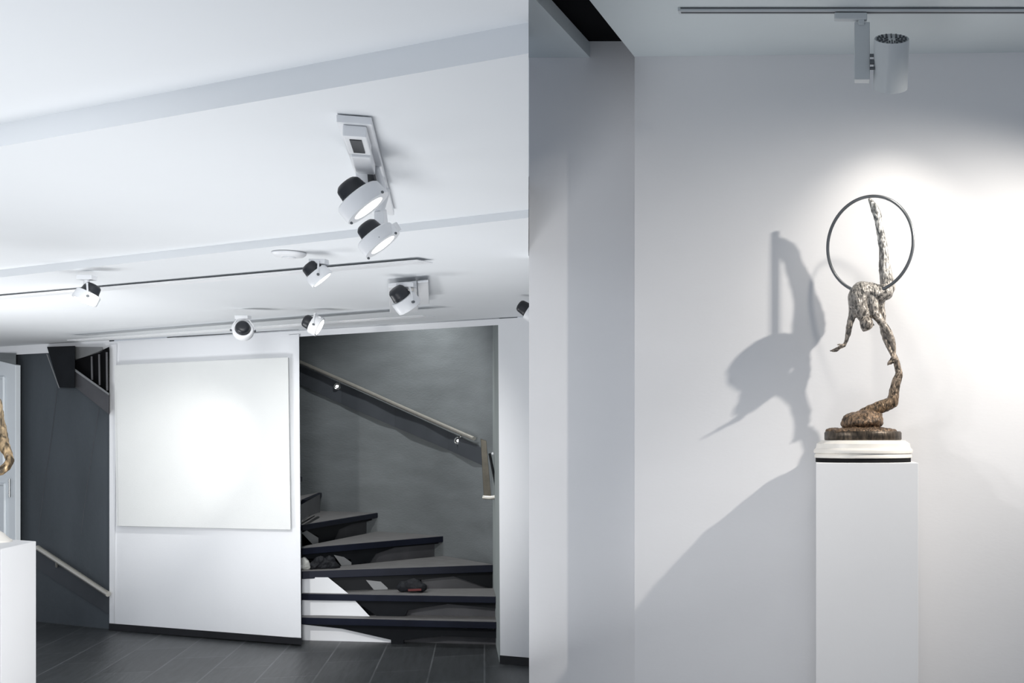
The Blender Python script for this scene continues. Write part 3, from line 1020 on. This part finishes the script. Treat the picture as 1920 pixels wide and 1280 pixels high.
# right ceiling slab: left edge runs towards the viewer
e_back = V(XR, YR0 + .02, zr); e_front = PZ(1105, 0, zr)
e_near = e_front + (e_front - e_back).normalized() * 1.2
bm = bmesh.new()
add_slab(bm, [e_back, e_near, V(2.6, e_near.y, zr), V(2.6, wallY(2.6) + .02, zr)], (0, 0, .085))
struct(link('ceiling_niche', bm, M['slab']), 'grey suspended ceiling panel over the lit niche', 'ceiling')
zl = H + 1.674
f_back = PZ(1107, 108.5, zl); f_front = PZ(1005, 0, zl)
lb = PZ(991, 110.5, zl)
apex = f_front + (f_front - f_back).normalized() * .06
bm = bmesh.new()
add_slab(bm, [lb, f_back, f_front, apex, PZ(991, 0, zl)], (0, 0, .066))
struct(link('ceiling_left', bm, M['slab']), 'small grey ceiling panel in the top left corner of the niche', 'ceiling')
bm = bmesh.new()
add_slab(bm, [V(-1.5, YL + .1, zl + .072), V(-.3, YL + .1, zl + .072), V(-.3, 3.4, zl + .072), V(-1.5, 3.4, zl + .072)], (0, 0, .05))
struct(link('ceiling_void', bm, M['void']), 'black gap between the two grey ceiling panels', 'ceiling')

# --- track with cylindrical spotlight
Dt = 4.475
x0, x1 = (1272 - PX) / F * Dt, 2.3
tk = thing('lighting_track', 'thin grey lighting track across the grey ceiling of the niche', 'track', V(.6, Dt, zr))
bm = bmesh.new(); add_slab(bm, [V(x0, Dt - .017, zr), V(x1, Dt - .017, zr), V(x1, Dt + .017, zr), V(x0, Dt + .017, zr)], (0, 0, -.014))
link('rail', bm, M['lamp_grey'], tk, bevel=.001)
bm = bmesh.new(); add_slab(bm, [V(x0 + .01, Dt - .019, zr - .001), V(x1, Dt - .019, zr - .001), V(x1, Dt - .016, zr - .001), V(x0 + .01, Dt - .016, zr - .001)], (0, 0, -.005))
link('shadow_gap_strip', bm, M['lamp_dark'], tk)  # dark strip laid in as the shadow gap along the track
bm = bmesh.new(); add_slab(bm, [V(x0 + .01, Dt - .008, zr - .0135), V(x1, Dt - .008, zr - .0135), V(x1, Dt + .008, zr - .0135), V(x0 + .01, Dt + .008, zr - .0135)], (0, 0, -.0015))
link('conductor_slot', bm, M['lamp_dark'], tk)

sp = thing('spotlight', 'grey cylindrical spotlight on the thin track above the hoop sculpture', 'spotlight', P(1630, 30, Dt))
bm = bmesh.new(); add_box(bm, P(1595, 30, Dt) + V(0, 0, -.004), (.125, .032, .026))
link('track_adapter', bm, M['lamp_grey'], sp, bevel=.004)
bm = bmesh.new(); add_box(bm, P(1615, 40, Dt), (.022, .022, .03))
link('neck', bm, M['lamp_grey'], sp, bevel=.002)
bm = bmesh.new()
hexa(bm, [P(1602, 149, Dt), P(1631, 149, Dt), P(1631, 41, Dt), P(1602, 41, Dt)], [p + V(0, .05, 0) for p in (P(1602, 149, Dt), P(1631, 149, Dt), P(1631, 41, Dt), P(1602, 41, Dt))])
link('driver_box', bm, M['lamp_grey'], sp, bevel=.002)
tilt = math.radians(34.5)
cax = V(0, math.sin(tilt), -math.cos(tilt))             # light direction: down and towards the wall
ctop = P(1672, 72.5, Dt - .05)
R = frame_of(cax, (1, 0, 0))
cr_ = 33 / F * (Dt - .05)
Lc = .188
bm = bmesh.new()
rr = cr_
add_lathe(bm, [(rr * .55, .004), (rr * .93, .003), (rr * .985, .0), (rr, .004), (rr, Lc), (rr * .97, Lc + .001), (rr * .93, Lc - .004), (rr * .88, Lc * .55), (rr * .5, Lc * .5)], ctop, R, 56)
link('housing', bm, M['lamp_grey'], sp, smooth='auto')
bm = bmesh.new()
for ring, nn_ in ((.80, 18), (.60, 13), (.38, 8)):
    for i in range(nn_):
        a = 2 * math.pi * i / nn_
        p = ctop + R @ V(rr * ring * math.cos(a), rr * ring * math.sin(a), -.0005)
        Rz = R @ Matrix.Rotation(a, 3, 'Z')
        add_box(bm, p, (rr * .12, rr * .07, .006), Rz)
link('vent_holes', bm, M['lamp_dark'], sp)
bm = bmesh.new()
for i in range(3):
    add_tube(bm, [P(1631, 104 + i * 12, Dt - .01), P(1640, 104 + i * 12, Dt - .01)], .006 if i != 1 else .010, 10)
link('hinge', bm, M['lamp_dark'], sp, smooth='auto')
bm = bmesh.new()
add_lathe(bm, [(rr * .86, Lc * .62), (rr * .86, Lc * .64), (rr * .3, Lc * .645)], ctop, R, 32)
link('lens', bm, M['lens'], sp, smooth='auto')

# --- pedestal, turned base, bronze plinth, sculpture
DP_F, DP_B = 4.59, 4.965
xa, xb = (1530 - PX) / F * DP_F, (1722 - PX) / F * DP_F
ztop = H + (PY - 867.5) / F * DP_F
bm = bmesh.new(); hexa(bm, [V(xa, DP_F, 0), V(xb, DP_F, 0), V(xb, DP_B, 0), V(xa, DP_B, 0)], [V(xa, DP_F, ztop), V(xb, DP_F, ztop), V(xb, DP_B, ztop), V(xa, DP_B, ztop)])
o = link('pedestal', bm, M['pedestal'], bevel=.002)
tag(o, 'tall white pedestal against the niche wall, carrying the hoop sculpture', 'pedestal')
DS = 4.795
kk = DS / F
pc = V((1618.5 - PX) * kk, DS, ztop)
R0 = 92.5 * kk
zb = ztop
hgt = lambda y: H + (PY - y) / F * (DS - .12) - ztop
tb_ = thing('display_base', 'round moulded cream stone base on the tall white pedestal under the sculpture', 'base', pc)
bm = bmesh.new(); add_lathe(bm, [(R0 * .965, 0), (R0 * .965, .016)], pc, None, 72)
link('base_shadow_disc', bm, M['base_shadow'], tb_, smooth='auto')  # black disc put in as the shadow beneath the drum
bm = bmesh.new()
s = .0
prof = [(R0 * .95, .016), (R0 * .985, .018), (R0 * .99, .026), (R0 * .975, .031), (R0 * .965, .034), (R0 * 1.0, .037), (R0 * 1.005, .047), (R0 * .99, .053), (R0 * .965, .056), (R0 * .955, .062), (R0 * .945, .074), (R0 * .90, .081), (R0 * .87, .083), (R0 * .855, .087), (R0 * .80, .0885), (R0 * .1, .0885)]
add_lathe(bm, prof, pc, None, 96)
link('moulded_drum', bm, M['marble'], tb_, smooth='auto')

zs = ztop + .0885
scp = thing('sculpture', 'bronze acrobat bending backwards with a raised leg inside a hoop, on a round base', 'sculpture', V((1618 - PX) * kk, DS, zs))
M['bronze_fig'] = bronze('graded_bronze_figure', 1.68, 2.45, (.20, .125, .062), (.54, .55, .545), .36, .40, .16, 75, .8)
M['bronze_base'] = bronze('brown_bronze_rock', 1.55, 1.75, (.11, .07, .042), (.25, .17, .11), .35, .5, .2, 70, .8)
M['bronze_dark'] = bronze('dark_bronze_plinth', 1.5, 1.7, (.045, .035, .028), (.09, .07, .05), .5, .4, .3, 40, .3)
Rp = 72.5 * kk
pcen = V((1618 - PX) * kk, DS, zs)
bm = bmesh.new(); add_lathe(bm, [(Rp * .98, 0), (Rp, .004), (Rp, .030), (Rp * .97, .036), (Rp * .2, .038)], pcen, None, 64)
link('plinth', bm, M['bronze_dark'], scp, smooth='auto')


def S(px, py, off=0.0):
    return P(px, py, DS + off)


def chain(bm, lst):
    add_chain(bm, [(S(x, y, o), (r * 1.14 if r > 4 else r * 1.06) * kk) for x, y, o, r in lst])


# rocky ground on the plinth
bm = bmesh.new()
for i in range(26):
    a = random.random() * 2 * math.pi; q = random.random() ** .6
    p = pcen + V(math.cos(a) * Rp * .86 * q, math.sin(a) * Rp * .86 * q, .036)
    bmesh.ops.create_uvsphere(bm, u_segments=12, v_segments=8, radius=1, matrix=Matrix.Translation(p) @ Matrix.Diagonal((.03, .03, .013 + .012 * (1 - q), 1)))
add_lathe(bm, [(Rp * .9, .026), (Rp * .85, .044), (Rp * .4, .052)], pcen, None, 40)
roughen(blob('rocky_ground', bm, M['bronze_base'], scp, .004, 2), .004, 45)
# mound
bm = bmesh.new()
bmesh.ops.create_uvsphere(bm, u_segments=32, v_segments=20, radius=1, matrix=Matrix.Translation(S(1616, 792)) @ Matrix.Rotation(math.radians(-4), 4, 'Y') @ Matrix.Diagonal((41 * kk, .085, 16 * kk, 1)))
bmesh.ops.create_uvsphere(bm, u_segments=32, v_segments=20, radius=1, matrix=Matrix.Translation(S(1622, 783)) @ Matrix.Rotation(math.radians(-8), 4, 'Y') @ Matrix.Diagonal((33 * kk, .07, 15 * kk, 1)))
bmesh.ops.create_uvsphere(bm, u_segments=32, v_segments=20, radius=1, matrix=Matrix.Translation(S(1620, 805)) @ Matrix.Diagonal((30 * kk, .07, 8 * kk, 1)))
bmesh.ops.create_uvsphere(bm, u_segments=32, v_segments=20, radius=1, matrix=Matrix.Translation(S(1601, 789)) @ Matrix.Diagonal((24 * kk, .07, 16 * kk, 1)))
bmesh.ops.create_uvsphere(bm, u_segments=32, v_segments=20, radius=1, matrix=Matrix.Translation(S(1634, 789)) @ Matrix.Diagonal((23 * kk, .07, 16 * kk, 1)))
roughen(blob('mound', bm, M['bronze_base'], scp, .004, 3), .0045, 38)

# the figure: one continuous body
bm = bmesh.new()
# raised leg, foot pointing up
chain(bm, [(1630.5, 374, .0, 3.0), (1634, 379, .002, 4.6), (1640, 391, .006, 6.8), (1643.5, 402, .01, 6.6), (1646.5, 414, .012, 5.8), (1649, 428, .014, 6.3), (1653, 446, .018, 7.2), (1656, 463, .02, 7.6), (1657, 478, .022, 7.8), (1658, 492, .024, 9.0), (1660, 510, .024, 10.8), (1663, 526, .022, 11.8), (1665, 538, .016, 12.5), (1660, 548, .01, 13)])
chain(bm, [(1646, 397, .008, 4.6), (1651, 405, .01, 2.8), (1652, 411, .01, 1.5)])
# pelvis and arched trunk
chain(bm, [(1660, 548, .0, 13), (1648, 549, -.005, 14), (1632, 547, 0, 16), (1617, 548, -.002, 18.5), (1610, 556, -.005, 18), (1609, 568, -.008, 16.5), (1613, 580, -.008, 14.5), (1619, 590, -.005, 12)])
chain(bm, [(1632, 547, -.002, 15), (1634, 560, -.008, 11), (1637, 574, -.008, 9.5), (1638, 588, -.005, 8.5)])
# neck and hanging head with hair
chain(bm, [(1619, 590, -.005, 9), (1622, 597, -.005, 8)])
chain(bm, [(1623, 603, -.005, 10), (1625, 607, -.032, 11), (1622, 612, -.008, 8)])
chain(bm, [(1618, 610, -.005, 5), (1618.5, 617, -.005, 3.2), (1619, 621, -.005, 1.2)])
chain(bm, [(1629, 611, -.005, 5), (1626, 618, -.005, 2.0)])
chain(bm, [(1634, 607, -.008, 3.6), (1638, 609, -.005, 2.0)])
# arm on the left, open hand
chain(bm, [(1602, 568, -.002, 10), (1600, 580, -.002, 7.6), (1598, 592, -.002, 6.6), (1594, 604, -.002, 5.6), (1591.5, 615, -.002, 5.2), (1590.5, 624, -.002, 4.9), (1588, 634, -.002, 3.8), (1585.5, 642, -.002, 3.1), (1583, 647, -.004, 3.2), (1576, 650, -.005, 3.6), (1572, 652.5, -.005, 3.6)])
for (dy, ln, do) in ((-2.2, 13, -.010), (-.4, 17, -.004), (1.2, 16, .004), (2.6, 12, .010)):
    chain(bm, [(1573, 652 + dy * .8, -.005 + do, 1.75), (1573 - ln * .5, 655 + dy + 1.0, -.005 + do * 1.3, 1.55), (1573 - ln, 657.5 + dy * .6, -.005 + do * 1.1, 1.2)])
chain(bm, [(1580, 648, -.008, 2), (1575, 645.5, -.045, 1.6), (1570, 646, -.05, 1.3)])
# arm on the right reaching down
chain(bm, [(1634, 572, -.005, 9), (1640, 586, -.008, 8), (1649, 599, -.008, 7), (1659, 612, -.005, 6.2), (1667, 623, -.005, 5.6), (1672, 635, -.004, 5.4), (1675, 648, -.002, 4.6), (1676, 660, -.002, 3.6), (1676, 667, -.004, 3.6), (1674, 674, -.005, 3.8)])
for (dx, ln) in ((-4, 13), (-1.6, 11), (.8, 10), (2.8, 8)):
    chain(bm, [(1674 + dx * .5, 674, -.008, 1.7), (1672 + dx, 674 + ln * .45, -.015, 1.5), (1671 + dx * 1.4 - 1, 674 + ln * .8, -.010, 1.2)])
chain(bm, [(1672, 671, -.005, 1.8), (1667, 677, -.008, 1.5), (1664, 682.5, -.008, 1.2)])
# other limb behind
chain(bm, [(1650, 560, .02, 9), (1651, 575, .02, 6.8), (1655, 592, .02, 5.8), (1655, 606, .02, 5), (1656, 620, .01, 5.4), (1661, 636, .005, 5.4), (1667, 652, 0, 4.2), (1672, 664, -.01, 2.8), (1676, 672, -.015, 3)])
# standing leg from hand to the rocky mound
chain(bm, [(1677, 664, -.01, 3.6), (1680, 674, -.005, 5), (1683, 688, 0, 5.8), (1685.5, 700, 0, 6.0), (1682, 712, 0, 7.4), (1678, 726, 0, 8.2), (1675.5, 742, 0, 9.2), (1673, 754, 0, 10.0), (1662, 759, 0, 10.6), (1648, 764, 0, 10.8), (1634, 770, 0, 11), (1620, 777, 0, 11), (1608, 785, 0, 10)])
chain(bm, [(1687, 698, -.005, 4.5), (1690, 705, -.005, 3), (1688.5, 712, -.005, 1.4)])
fig = blob('figure', bm, M['bronze_fig'], scp, .0024, 5)
roughen(fig, .0018, 60)
# hoop
hc = S(1630.5, 458)
yaw = math.radians(-29)
Rh = Matrix.Rotation(yaw, 3, 'Z') @ Matrix.Rotation(math.radians(90), 3, 'X')
bm = bmesh.new(); add_torus(bm, hc, Rh, 90 * kk, 3.1 * kk, 96, 12)
o = link('hoop', bm, M['hoop'], scp, smooth=True); o['label'] = 'thin grey metal hoop'

# ================================================================== LIGHT
wd = bpy.data.worlds.new('world'); SC.world = wd; wd.use_nodes = True
wn = wd.node_tree
bg_ = wn.nodes['Background']
bg_.inputs['Color'].default_value = (0.80, 0.88, 1.0, 1); bg_.inputs['Strength'].default_value = 0.41


def area(name, loc, target, sx, sy, power, color=(1, 1, 1)):
    l = bpy.data.lights.new(name, 'AREA'); l.shape = 'RECTANGLE'; l.size = sx; l.size_y = sy; l.energy = power; l.color = color
    o = bpy.data.objects.new(name, l); COL.objects.link(o)
    o.location = loc
    d = (Vector(target) - Vector(loc)).normalized()
    z = -d; yv = V(0, 1, 0); x = yv.cross(z).normalized(); yv = z.cross(x)
    o.rotation_euler = Matrix((x, yv, z)).transposed().to_euler()
    return o


area('added_ceiling_fill', (-5.6, 6.5, .10), (-5.6, 6.5, 3), 1.6, 1.4, 80, (.97, .985, 1))  # added area light, no fixture, brightens the far left ceiling
spot_light('added_wall_fill', V(-.5, -.6, 2.0), V(-5.6, 9.45, .35), 1500, 28, .6, (.97, .985, 1), .5)  # added spot behind the camera, brightens the white wall panel
area('added_ceiling_fill', (-2.1, 3.7, .35), (-2.95, 3.7, 3), 1.3, 5.0, 62, (.97, .985, 1))  # added area light below the frame, brightens the stepped ceiling
# spotlight on the canvas
spot_light('canvas_spot', c5 + a5 * .03, W(305, 880, -.05), 150, 34, 1.0, (1, .985, .95), .05)
spot_light('large_spot', c1p + ax1 * .05, c1p + ax1 * 3, 42, 110, 1.0, (1, .98, .95), .05)
spot_light('large_spot', c2p + ax2 * .05, c2p + ax2 * 3, 42, 110, 1.0, (1, .98, .95), .05)
# grazing lamps in the left room
spot_light('stair_spot', V(-3.4, 5.2, 2.3), V(-3.3, 9.8, .7), 230, 50, .8, (1, .98, .95), .05)
spot_light('left_spot', c4 + a4 * .04, WD(120, 930), 70, 62, .8, (1, .98, .95), .05)
spot_light('stairwell_lamp', V(-4.0, 9.75, 3.3), V(-3.9, 10.4, 1.0), 105, 120, .8, (.97, .99, 1), .06)
# niche: cylindrical lamp and the next lamp of the same track, beyond the right edge
spot_light('niche_spot', ctop + cax * (Lc * .70), ctop + cax * 3, 13.5, 80, 1.0, (1, .93, .83), .028)
spot_light('side_spot', V(1.66, 3.96, 3.04), V(-.3, 5.0, 1.15), 240, 84, 1.0, (1, .94, .855), .022)
